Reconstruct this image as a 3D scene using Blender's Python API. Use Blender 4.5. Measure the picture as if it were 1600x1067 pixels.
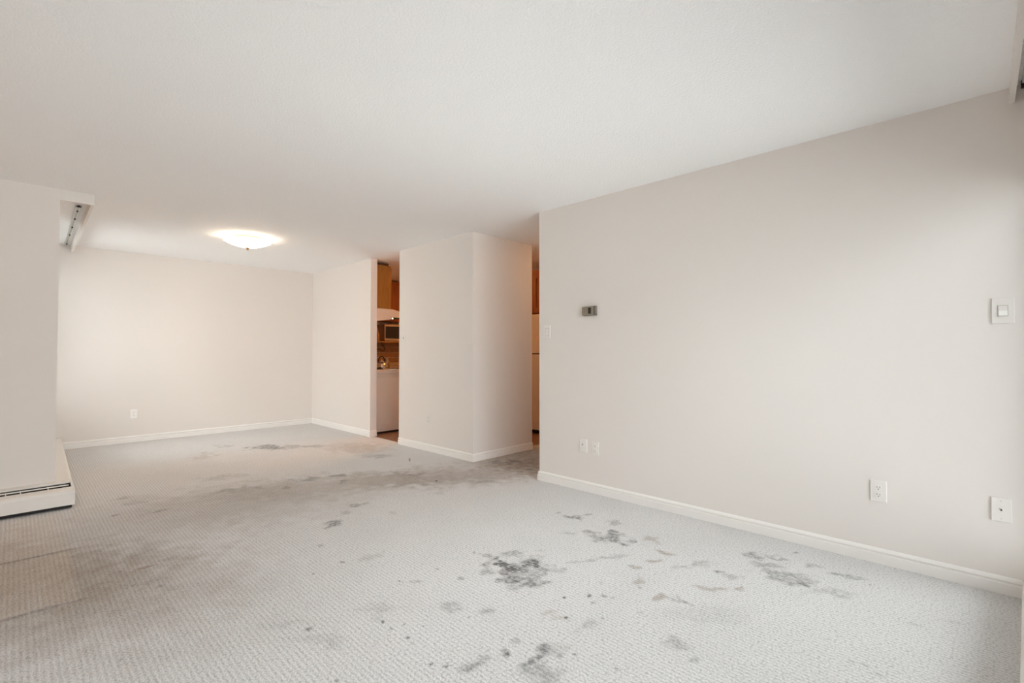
import bpy, bmesh, math, random
import numpy as np
from mathutils import Vector, Matrix
R = math.radians
random.seed(7)
rng = np.random.default_rng(7)
scene = bpy.context.scene
COL = scene.collection
for o in list(bpy.data.objects):
    bpy.data.objects.remove(o, do_unlink=True)

# ------------------------------------------------------------------ camera
# world: X runs to the right along the far wall, Y runs away along the right wall, Z up (metres)
FPX, YAW, PITCH, CAMH = 753.91, 45.87, 1.155, 1.1666
cam_data = bpy.data.cameras.new('camera')
cam_data.sensor_fit = 'HORIZONTAL'
cam_data.sensor_width = 36.0
cam_data.lens = FPX / 1600 * 36
cam_data.clip_start = 0.02
cam = bpy.data.objects.new('camera', cam_data)
COL.objects.link(cam)
cam.location = (0, 0, CAMH)
cam.rotation_euler = (R(90 + PITCH), 0, R(-YAW))
scene.camera = cam

# ------------------------------------------------------------------ daylight and exposure
world = bpy.data.worlds.new('overcast_sky')
scene.world = world
world.use_nodes = True
bg = world.node_tree.nodes['Background']
bg.inputs['Color'].default_value = (0.97, 0.985, 1.0, 1)
bg.inputs['Strength'].default_value = 15.0
# CIE overcast sky: the zenith is three times as bright as the horizon
_nt = world.node_tree
_tc = _nt.nodes.new('ShaderNodeTexCoord'); _sx = _nt.nodes.new('ShaderNodeSeparateXYZ')
_mr = _nt.nodes.new('ShaderNodeMapRange'); _mr.inputs['From Min'].default_value = 0.0; _mr.inputs['From Max'].default_value = 1.0
_mr.inputs['To Min'].default_value = 1 / 3; _mr.inputs['To Max'].default_value = 1.0
_vm = _nt.nodes.new('ShaderNodeVectorMath'); _vm.operation = 'SCALE'; _vm.inputs[0].default_value = (0.925, 0.97, 1.0)
_nt.links.new(_tc.outputs['Generated'], _sx.inputs[0]); _nt.links.new(_sx.outputs[2], _mr.inputs['Value'])
_nt.links.new(_mr.outputs[0], _vm.inputs['Scale']); _nt.links.new(_vm.outputs[0], bg.inputs['Color'])
vs = scene.view_settings
vs.view_transform = 'Standard'
vs.look = 'None'
vs.gamma = 1.0
vs.use_curve_mapping = False
vs.exposure = -0.04
scene.cycles.diffuse_bounces = 8      # white rooms need the deep bounces

def portal(name, loc, rot, sx, sy):
    l = bpy.data.lights.new(name, 'AREA')
    l.shape = 'RECTANGLE'; l.size = sx; l.size_y = sy
    l.cycles.is_portal = True
    o = bpy.data.objects.new(name, l); COL.objects.link(o)
    o.location = loc; o.rotation_euler = rot
    return o
# light portals: they emit nothing, they only tell the renderer where the sky comes in
portal('window_portal', (1.7125, -0.33, 1.065), (R(90), 0, 0), 3.225, 1.91)
portal('window_portal', (-0.11, 6.975, 1.39), (R(90), 0, R(-90)), 1.35, 1.78)

# ------------------------------------------------------------------ helpers
def floor_at(px, py, z=0.0):
    """pixel of the 1600x1067 photograph -> point on the level z"""
    p, y = R(PITCH), R(YAW)
    F = Vector((math.sin(y) * math.cos(p), math.cos(y) * math.cos(p), math.sin(p)))
    Rt = Vector((math.cos(y), -math.sin(y), 0))
    U = Rt.cross(F)
    d = F + Rt * ((px - 800) / FPX) + U * ((533.5 - py) / FPX)
    t = (z - CAMH) / d.z
    return Vector((d.x * t, d.y * t, z))

def new_mat(name, color, rough=0.6, metal=0.0, spec=0.4, bump=None, noise_col=None, emit=None):
    m = bpy.data.materials.new(name); m.use_nodes = True
    nt = m.node_tree; b = nt.nodes['Principled BSDF']
    b.inputs['Base Color'].default_value = (*color, 1)
    b.inputs['Roughness'].default_value = rough
    b.inputs['Metallic'].default_value = metal
    b.inputs['Specular IOR Level'].default_value = spec
    tc = nt.nodes.new('ShaderNodeTexCoord')
    if noise_col:                       # (scale, amount)
        n = nt.nodes.new('ShaderNodeTexNoise'); n.inputs['Scale'].default_value = noise_col[0]
        n.inputs['Detail'].default_value = 3
        nt.links.new(tc.outputs['Object'], n.inputs['Vector'])
        mx = nt.nodes.new('ShaderNodeMix'); mx.data_type = 'RGBA'
        k = noise_col[1]
        mx.inputs[6].default_value = (*[c * (1 - k) for c in color], 1)
        mx.inputs[7].default_value = (*[min(1, c * (1 + k)) for c in color], 1)
        nt.links.new(n.outputs['Fac'], mx.inputs[0]); nt.links.new(mx.outputs[2], b.inputs['Base Color'])
    if bump:                            # (scale, strength, distance)
        n = nt.nodes.new('ShaderNodeTexNoise'); n.inputs['Scale'].default_value = bump[0]
        n.inputs['Detail'].default_value = 2
        nt.links.new(tc.outputs['Object'], n.inputs['Vector'])
        bp = nt.nodes.new('ShaderNodeBump'); bp.inputs['Strength'].default_value = bump[1]
        bp.inputs['Distance'].default_value = bump[2]
        nt.links.new(n.outputs['Fac'], bp.inputs['Height']); nt.links.new(bp.outputs['Normal'], b.inputs['Normal'])
    if emit:
        b.inputs['Emission Color'].default_value = (*emit[0], 1)
        b.inputs['Emission Strength'].default_value = emit[1]
    return m

M = {}
M['wall'] = new_mat('wall_paint', (0.815, 0.763, 0.724), 0.75, spec=0.25)
M['trim'] = new_mat('white_trim_paint', (0.89, 0.86, 0.83), 0.38, spec=0.45)
M['board'] = new_mat('valance_paint', (0.80, 0.755, 0.715), 0.5)
M['heater'] = new_mat('heater_enamel', (0.80, 0.765, 0.725), 0.35, spec=0.5)
M['dark'] = new_mat('dark_recess', (0.02, 0.016, 0.015), 0.7)
M['fin'] = new_mat('heater_fin_metal', (0.12, 0.10, 0.09), 0.5, 0.6)
M['plastic'] = new_mat('white_plastic', (0.85, 0.81, 0.775), 0.32, spec=0.5)
M['plastic_warm'] = new_mat('warm_white_plastic', (0.81, 0.765, 0.725), 0.35, spec=0.5)
M['ivory'] = new_mat('bright_plastic', (0.92, 0.89, 0.86), 0.3, spec=0.5)
M['bezel'] = new_mat('groove_shade_grey', (0.52, 0.49, 0.465), 0.5)  # grey puts the groove shading around the rocker into the colour
M['slot'] = new_mat('slot_black', (0.03, 0.03, 0.03), 0.6)
M['beige'] = new_mat('thermostat_beige', (0.28, 0.235, 0.18), 0.45)
M['beige_dark'] = new_mat('thermostat_base', (0.20, 0.165, 0.14), 0.5)
M['lens'] = new_mat('thermostat_window', (0.025, 0.018, 0.012), 0.25)
M['steel'] = new_mat('dull_steel', (0.45, 0.44, 0.42), 0.4, 0.9)
M['rail'] = new_mat('rail_enamel', (0.62, 0.62, 0.60), 0.35, 0.3)
M['brass'] = new_mat('brass', (0.42, 0.25, 0.08), 0.25, 1.0)
M['chrome'] = new_mat('polished_steel', (0.62, 0.58, 0.54), 0.12, 1.0)
M['appliance'] = new_mat('white_appliance_enamel', (0.70, 0.66, 0.63), 0.3, spec=0.5)
M['black'] = new_mat('black_plastic', (0.02, 0.02, 0.022), 0.35)
M['micro_glass'] = new_mat('microwave_glass', (0.012, 0.010, 0.016), 0.12)
M['micro_metal'] = new_mat('microwave_metal', (0.52, 0.45, 0.38), 0.35, 0.7)
M['tile'] = new_mat('tan_tile', (0.34, 0.19, 0.085), 0.3, noise_col=(9, 0.15))
M['counter'] = new_mat('tan_laminate', (0.55, 0.42, 0.30), 0.35)
M['alu'] = new_mat('window_frame_white', (0.78, 0.78, 0.77), 0.35)
M['ground'] = new_mat('outside_ground', (0.50, 0.495, 0.48), 0.9, noise_col=(0.2, 0.3))
M['ext'] = new_mat('masonry', (0.45, 0.42, 0.38), 0.9)

def wood_mat(name, c0, c1, axis_scale):
    m = bpy.data.materials.new(name); m.use_nodes = True
    nt = m.node_tree; b = nt.nodes['Principled BSDF']
    tc = nt.nodes.new('ShaderNodeTexCoord'); mp = nt.nodes.new('ShaderNodeMapping')
    mp.inputs['Scale'].default_value = axis_scale
    n = nt.nodes.new('ShaderNodeTexNoise'); n.inputs['Scale'].default_value = 6; n.inputs['Detail'].default_value = 5
    n.inputs['Distortion'].default_value = 0.6
    r = nt.nodes.new('ShaderNodeValToRGB')
    r.color_ramp.elements[0].position = 0.3; r.color_ramp.elements[0].color = (*c0, 1)
    r.color_ramp.elements[1].position = 0.7; r.color_ramp.elements[1].color = (*c1, 1)
    nt.links.new(tc.outputs['Object'], mp.inputs['Vector']); nt.links.new(mp.outputs['Vector'], n.inputs['Vector'])
    nt.links.new(n.outputs['Fac'], r.inputs['Fac']); nt.links.new(r.outputs['Color'], b.inputs['Base Color'])
    b.inputs['Roughness'].default_value = 0.4
    return m
M['wood'] = wood_mat('honey_wood', (0.26, 0.112, 0.016), (0.33, 0.15, 0.025), (6, 6, 0.7))
M['wood_red'] = wood_mat('red_oak', (0.25, 0.065, 0.010), (0.36, 0.115, 0.020), (6, 6, 0.7))
M['wood_dark'] = new_mat('dark_wood', (0.06, 0.025, 0.012), 0.5)
M['wood_pale'] = new_mat('pale_shelf_edge', (0.60, 0.36, 0.13), 0.45)
M['kfloor'] = wood_mat('brown_vinyl', (0.16, 0.075, 0.04), (0.25, 0.14, 0.085), (8, 1.2, 4))

def ceiling_mat():
    m = new_mat('stipple_ceiling', (0.935, 0.927, 0.928), 0.85, spec=0.15)
    nt = m.node_tree; b = nt.nodes['Principled BSDF']
    tc = nt.nodes.new('ShaderNodeTexCoord')
    v = nt.nodes.new('ShaderNodeTexVoronoi'); v.inputs['Scale'].default_value = 95
    v.voronoi_dimensions = '2D'; n_dim = '2D'
    n = nt.nodes.new('ShaderNodeTexNoise'); n.noise_dimensions = '2D'; n.inputs['Scale'].default_value = 60; n.inputs['Detail'].default_value = 2
    nt.links.new(tc.outputs['Object'], v.inputs['Vector']); nt.links.new(tc.outputs['Object'], n.inputs['Vector'])
    mu = nt.nodes.new('ShaderNodeMath'); mu.operation = 'SUBTRACT'
    nt.links.new(n.outputs['Fac'], mu.inputs[0]); nt.links.new(v.outputs['Distance'], mu.inputs[1])
    bp = nt.nodes.new('ShaderNodeBump'); bp.inputs['Strength'].default_value = 0.26; bp.inputs['Distance'].default_value = 0.006
    nt.links.new(mu.outputs[0], bp.inputs['Height']); nt.links.new(bp.outputs['Normal'], b.inputs['Normal'])
    return m
M['ceiling'] = ceiling_mat()

def glass_mat():
    m = bpy.data.materials.new('window_glass'); m.use_nodes = True
    nt = m.node_tree; nt.nodes.clear()
    out = nt.nodes.new('ShaderNodeOutputMaterial'); mix = nt.nodes.new('ShaderNodeMixShader')
    t = nt.nodes.new('ShaderNodeBsdfTransparent'); g = nt.nodes.new('ShaderNodeBsdfGlossy')
    t.inputs['Color'].default_value = (0.97, 0.985, 0.98, 1); g.inputs['Roughness'].default_value = 0.02
    f = nt.nodes.new('ShaderNodeFresnel'); f.inputs['IOR'].default_value = 1.45
    nt.links.new(f.outputs[0], mix.inputs[0]); nt.links.new(t.outputs[0], mix.inputs[1])
    nt.links.new(g.outputs[0], mix.inputs[2]); nt.links.new(mix.outputs[0], out.inputs[0])
    return m
M['glass'] = glass_mat()
M['bowl'] = new_mat('lit_frosted_glass', (0.9, 0.88, 0.82), 0.3, emit=((1.0, 0.83, 0.62), 18.0))
M['kbowl'] = new_mat('lit_warm_glass', (0.9, 0.85, 0.75), 0.3, emit=((1.0, 0.40, 0.09), 58.0))
M['hbowl'] = new_mat('lit_hall_glass', (0.9, 0.85, 0.75), 0.3, emit=((1.0, 0.60, 0.30), 11.0))
M['hoodlamp'] = new_mat('lit_hood_lens', (0.9, 0.85, 0.75), 0.3, emit=((1.0, 0.72, 0.42), 14.0))

class MB:
    """collects shapes for one mesh object"""
    def __init__(self): self.bm = bmesh.new()
    def box(self, x0, x1, y0, y1, z0, z1, bevel=0.0, seg=2):
        t = bmesh.new()
        bmesh.ops.create_cube(t, size=1.0)
        for v in t.verts:
            v.co = ((x0 + x1) / 2 + v.co.x * (x1 - x0), (y0 + y1) / 2 + v.co.y * (y1 - y0), (z0 + z1) / 2 + v.co.z * (z1 - z0))
        if bevel:
            bmesh.ops.bevel(t, geom=t.edges[:], offset=bevel, segments=seg, affect='EDGES', profile=0.6)
        return self._take(t)
    def _take(self, t):
        me = bpy.data.meshes.new('tmp'); t.to_mesh(me); t.free()
        self.bm.from_mesh(me); bpy.data.meshes.remove(me); return self
    def prism(self, pts, a0, a1, axis):
        """polygon pts in the two other axes, extruded from a0 to a1 along axis ('x','y','z')"""
        def mk(p, a):
            if axis == 'x': return (a, p[0], p[1])
            if axis == 'y': return (p[0], a, p[1])
            return (p[0], p[1], a)
        t = bmesh.new()
        A = [t.verts.new(mk(p, a0)) for p in pts]; B = [t.verts.new(mk(p, a1)) for p in pts]
        t.faces.new(A); t.faces.new(B[::-1])
        n = len(pts)
        for i in range(n): t.faces.new((A[i], B[i], B[(i + 1) % n], A[(i + 1) % n]))
        bmesh.ops.recalc_face_normals(t, faces=t.faces[:])
        return self._take(t)
    def lathe(self, prof, seg=40, c=(0, 0, 0), axis='z'):
        t = bmesh.new(); rings = []
        for r, z in prof:
            ring = []
            for i in range(seg):
                a = 2 * math.pi * i / seg
                x, y = r * math.cos(a), r * math.sin(a)
                co = (x, y, z) if axis == 'z' else (x, z, y)
                ring.append(t.verts.new((co[0] + c[0], co[1] + c[1], co[2] + c[2])))
            rings.append(ring)
        for k in range(len(rings) - 1):
            for i in range(seg):
                j = (i + 1) % seg
                t.faces.new((rings[k][i], rings[k][j], rings[k + 1][j], rings[k + 1][i]))
        if prof[0][0] > 1e-6: t.faces.new(rings[0][::-1])
        if prof[-1][0] > 1e-6: t.faces.new(rings[-1])
        bmesh.ops.remove_doubles(t, verts=t.verts[:], dist=1e-6)
        bmesh.ops.recalc_face_normals(t, faces=t.faces[:])
        for f in t.faces: f.smooth = True
        return self._take(t)
    def tube(self, pts, r, seg=8, closed=False):
        t = bmesh.new(); P = [Vector(p) for p in pts]; n = len(P); rings = []
        up = Vector((0, 0, 1))
        for i in range(n):
            a = P[(i - 1) % n] if (i > 0 or closed) else P[i]
            b = P[(i + 1) % n] if (i < n - 1 or closed) else P[i]
            d = (b - a).normalized()
            s = d.cross(up)
            if s.length < 1e-3: s = d.cross(Vector((0, 1, 0)))
            s.normalize(); w = s.cross(d)
            rr = r[i] if isinstance(r, (list, tuple)) else r
            rings.append([t.verts.new(P[i] + s * (rr * math.cos(2 * math.pi * k / seg)) + w * (rr * math.sin(2 * math.pi * k / seg))) for k in range(seg)])
        for i in range(n if closed else n - 1):
            A, B = rings[i], rings[(i + 1) % n]
            for k in range(seg): t.faces.new((A[k], A[(k + 1) % seg], B[(k + 1) % seg], B[k]))
        if not closed: t.faces.new(rings[0][::-1]); t.faces.new(rings[-1])
        bmesh.ops.recalc_face_normals(t, faces=t.faces[:])
        for f in t.faces: f.smooth = True
        return self._take(t)
    def sweep(self, prof, path, side=1):
        """profile (out, z) swept along an XY polyline with mitred corners; out goes to the left of travel for side=1"""
        t = bmesh.new(); P = [Vector((p[0], p[1])) for p in path]; n = len(P); rings = []
        for i in range(n):
            d0 = (P[i] - P[i - 1]).normalized() if i > 0 else None
            d1 = (P[i + 1] - P[i]).normalized() if i < n - 1 else None
            nm = lambda d: Vector((-d.y, d.x)) * side
            if d0 is None: o = nm(d1)
            elif d1 is None: o = nm(d0)
            else:
                o = nm(d0) + nm(d1); o = o / (o.length_squared / 2)
            rings.append([t.verts.new((P[i].x + o.x * q[0], P[i].y + o.y * q[0], q[1])) for q in prof])
        m = len(prof)
        for i in range(n - 1):
            for k in range(m):
                t.faces.new((rings[i][k], rings[i][(k + 1) % m], rings[i + 1][(k + 1) % m], rings[i + 1][k]))
        t.faces.new(rings[0]); t.faces.new(rings[-1][::-1])
        bmesh.ops.recalc_face_normals(t, faces=t.faces[:])
        return self._take(t)
    def build(self, name, mat, parent=None):
        me = bpy.data.meshes.new(name); self.bm.to_mesh(me); self.bm.free()
        me.materials.append(M[mat] if isinstance(mat, str) else mat)
        o = bpy.data.objects.new(name, me); COL.objects.link(o)
        if parent: o.parent = parent
        return o

def empty(name, loc, rz=0.0):
    o = bpy.data.objects.new(name, None); COL.objects.link(o)
    o.empty_display_size = 0.05
    o.location = loc; o.rotation_euler = (0, 0, R(rz)); return o
def tag(o, label, cat, group=None, kind=None):
    o['label'] = label; o['category'] = cat
    if group: o['group'] = group
    if kind: o['kind'] = kind
    return o
def struct(o, label, cat): return tag(o, label, cat, kind='structure')

# ------------------------------------------------------------------ room shell
H = 2.44
XR, YR = 3.335, 2.887            # right wall plane, its end
XC, YC, YC2, XC2 = 3.386, 3.856, 5.271, 4.32   # closet block between hall and kitchen
YJ, XJ = 5.979, 3.4825           # end of the dining side wall
YF = 7.823                       # far wall
YP, XP = 5.17, 0.232             # window pier
XW = 0.05                        # dining window wall
YN = -0.22                       # near window wall
XL, XK = -0.42, 5.85

struct(MB().box(-0.55, XK + .1, -0.45, YF + .1, H, H + .12).build('ceiling', 'ceiling'), 'white stippled plaster ceiling over the whole flat', 'ceiling')
struct(MB().box(XR, XR + .1, YN - .1, YR, 0, H).build('wall_right', 'wall'), 'long off-white wall with thermostat and wall plates', 'wall')
struct(MB().box(XR + .1, XK, YR - .1, YR, 0, H).build('wall_hall', 'wall'), 'off-white hallway wall behind the long right wall', 'wall')
struct(MB().box(XK, XK + .1, YR - .1, YF + .1, 0, H).build('wall_back', 'wall'), 'kitchen wall behind the refrigerator', 'wall')
struct(MB().box(XW - .15, XJ - .048, YF, YF + .1, 0, H).build('wall_far', 'wall'), 'off-white end wall of the dining area', 'wall')
wall_k = struct(MB().box(XJ - .048, XK, YF, YF + .1, 0, H).build('wall_kitchen', 'wall'), 'kitchen end wall with tan tiles above the counter', 'wall')
struct(MB().box(XC, XC2, YC, YC2, 0, H).build('wall_partition', 'wall'), 'square off-white wall block between kitchen opening and hallway', 'wall')
struct(MB().box(XC, XJ, YJ, YF, 0, H).build('wall_dining', 'wall'), 'short off-white dining wall ending at the kitchen opening', 'wall')
struct(MB().box(XL - .1, XP, YP, YP + .15, 0, H).build('wall_pier', 'wall'), 'off-white wall pier above the baseboard heater', 'wall')
# window walls, with real openings
WY0, WY1, WZ0, WZ1 = 6.30, 7.65, 0.50, 2.28
m = MB()
m.box(XW - .15, XW, YP + .15, YF, 0, WZ0); m.box(XW - .15, XW, YP + .15, YF, WZ1, H)
m.box(XW - .15, XW, YP + .15, WY0, WZ0, WZ1); m.box(XW - .15, XW, WY1, YF, WZ0, WZ1)
struct(m.build('wall_window', 'wall'), 'dining wall around the large window beside the pier', 'wall')
NX0, NX1, NZ0, NZ1 = 0.10, 3.325, 0.11, 2.02
m = MB()
m.box(XL, XR, YN - .1, YN, 0, NZ0); m.box(XL, XR, YN - .1, YN, NZ1, H)
m.box(XL, NX0, YN - .1, YN, NZ0, NZ1); m.box(NX1, XR, YN - .1, YN, NZ0, NZ1)
struct(m.build('wall_near', 'wall'), 'living room window wall under the right valance', 'wall')

struct(MB().box(XL - .1, XL, YN - .1, YP, 0, H).build('wall_left', 'wall'), 'off-white left side wall of the living area', 'wall')

def window(name, label, horizontal, a0, a1, z0, z1, p0, p1):
    root = empty(name, ((a0 + a1) / 2, (p0 + p1) / 2, z0) if horizontal else ((p0 + p1) / 2, (a0 + a1) / 2, z0), 0 if horizontal else 90)
    struct(root, label, 'window')
    w, h, d = (a1 - a0) / 2, z1 - z0, (p1 - p0) / 2
    t = 0.05
    f = MB()
    f.box(-w, w, -d, d, 0, t); f.box(-w, w, -d, d, h - t, h)
    f.box(-w, -w + t, -d, d, t, h - t); f.box(w - t, w, -d, d, t, h - t)
    f.build('window_frame', 'alu', root)
    MB().box(-.03, .03, -d, d, t, h - t).build('mullion', 'alu', root)
    for s in (-1, 1):
        x0, x1 = (-w + t, -.03) if s < 0 else (.03, w - t)
        MB().box(x0, x1, -.003, .003, t, h - t).build('pane', 'glass', root)
    return root
window('window_1', 'wide two-pane window of the living room under the right valance', True, NX0, NX1, NZ0, NZ1, YN - .1, YN - .04)
window('window_2', 'wide two-pane dining window hidden beside the wall pier', False, WY0, WY1, WZ0, WZ1, XW - .15, XW - .09)

# low ledge under the near window; its far end stands slightly skew, with a baseboard in front
LEDGE = [(XL, -.131), (1.80, -.131), (1.84, -.068), (XR, -.142), (XR, YN), (XL, YN)]
struct(MB().prism(LEDGE, 0, .10, 'z').build('trim_1', 'trim'), 'low white ledge under the living room window', 'ledge')

# valances
vr = struct(empty('trim_3', (0, 0, 2.36)), 'white valance board along the ceiling at the living room window', 'valance')
MB().box(XL, XR, -0.136, -0.118, 0.003, 0.08).build('valance_board', 'board', vr)
vl = struct(empty('trim_4', (XP, YP, 2.357)), 'boxed valance under the ceiling beside the wall pier', 'valance')
MB().prism([(0.0, 0.0), (0.205, 0.0), (0.2053, 0.02), (0.0, 0.02)], 0.0, 0.083, 'z').build('front_board', 'board', vl)
MB().prism([(0.1853, 0.02), (0.2053, 0.02), (0.243, YF - YP), (0.223, YF - YP)], 0.0, 0.083, 'z').build('side_board', 'board', vl)

# ------------------------------------------------------------------ carpet
def axis_grid(segs):
    out = []
    for a, b, s in segs:
        n = max(1, int(round((b - a) / s))); out += list(np.linspace(a, b, n, endpoint=False))
    out.append(segs[-1][1]); return np.array(out)
gx = axis_grid([(XL, 0.2, .02), (0.2, 3.44, .008)])
gy = axis_grid([(YN, 0.3, .02), (0.3, 3.4, .008), (3.4, 5.2, .012), (5.2, YF, .02)])
hx, hy = axis_grid([(3.44, XK, .02)]), axis_grid([(YR, 3.98, .02)])      # hallway patch of the same carpet
_m, _h = np.meshgrid(gx, gy, indexing='ij'), np.meshgrid(hx, hy, indexing='ij')
GX, GY = np.concatenate([_m[0].ravel(), _h[0].ravel()]), np.concatenate([_m[1].ravel(), _h[1].ravel()])
# smooth value noise for ragged outlines
def vnoise(X, Y, s, seed):
    g = np.random.default_rng(seed).random((256, 256))
    x, y = X / s, Y / s
    i, j = np.floor(x).astype(int), np.floor(y).astype(int)
    fx, fy = x - i, y - j
    fx = fx * fx * (3 - 2 * fx); fy = fy * fy * (3 - 2 * fy)
    q = lambda a, b: g[a % 256, b % 256]
    return (q(i, j) * (1 - fx) + q(i + 1, j) * fx) * (1 - fy) + (q(i, j + 1) * (1 - fx) + q(i + 1, j + 1) * fx) * fy
WXn = (vnoise(GX, GY, .07, 1) - .5) + .6 * (vnoise(GX, GY, .03, 2) - .5)
WYn = (vnoise(GX, GY, .07, 3) - .5) + .6 * (vnoise(GX, GY, .03, 4) - .5)
BR = .55 * vnoise(GX, GY, .045, 5) + .45 * vnoise(GX, GY, .018, 6)
BRS = vnoise(GX, GY, .3, 8)
grey = np.zeros_like(GX); brown = np.zeros_like(GX); pale = np.zeros_like(GX); Z = np.zeros_like(GX)
def stain(px, py, rx, ry, k, tgt='g', soft=0.5, slant=0.0, ragged=1.0):
    """a stain or wide tint lying on the carpet; its centre and half-axes are measured in the photograph and laid on the floor"""
    global grey, brown, pale
    c = floor_at(px, py)
    a = floor_at(px + rx, py + slant * rx) - c; b = floor_at(px, py + ry) - c
    det = a.x * b.y - a.y * b.x
    w = min(a.length, b.length) * .9 * ragged + 0.02 * ragged
    dx, dy = GX - c.x + WXn * w, GY - c.y + WYn * w
    p = (dx * b.y - dy * b.x) / det; q = (a.x * dy - a.y * dx) / det
    d = np.sqrt(p * p + q * q)
    f = np.clip((1 - d) / soft, 0, 1); f = f * f * (3 - 2 * f)
    if ragged: f = f * (np.clip(.25 + 1.5 * BR, 0, 1) if rx < 100 else .72 + .5 * (.6 * BR + .4 * BRS))
    t = {'g': grey, 'b': brown, 'p': pale}[tgt]
    np.maximum(t, np.minimum(1, t + f * k), out=t) if k < .35 else np.maximum(t, f * k + t * .3, out=t)
G = 'g'; B_ = 'b'
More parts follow.
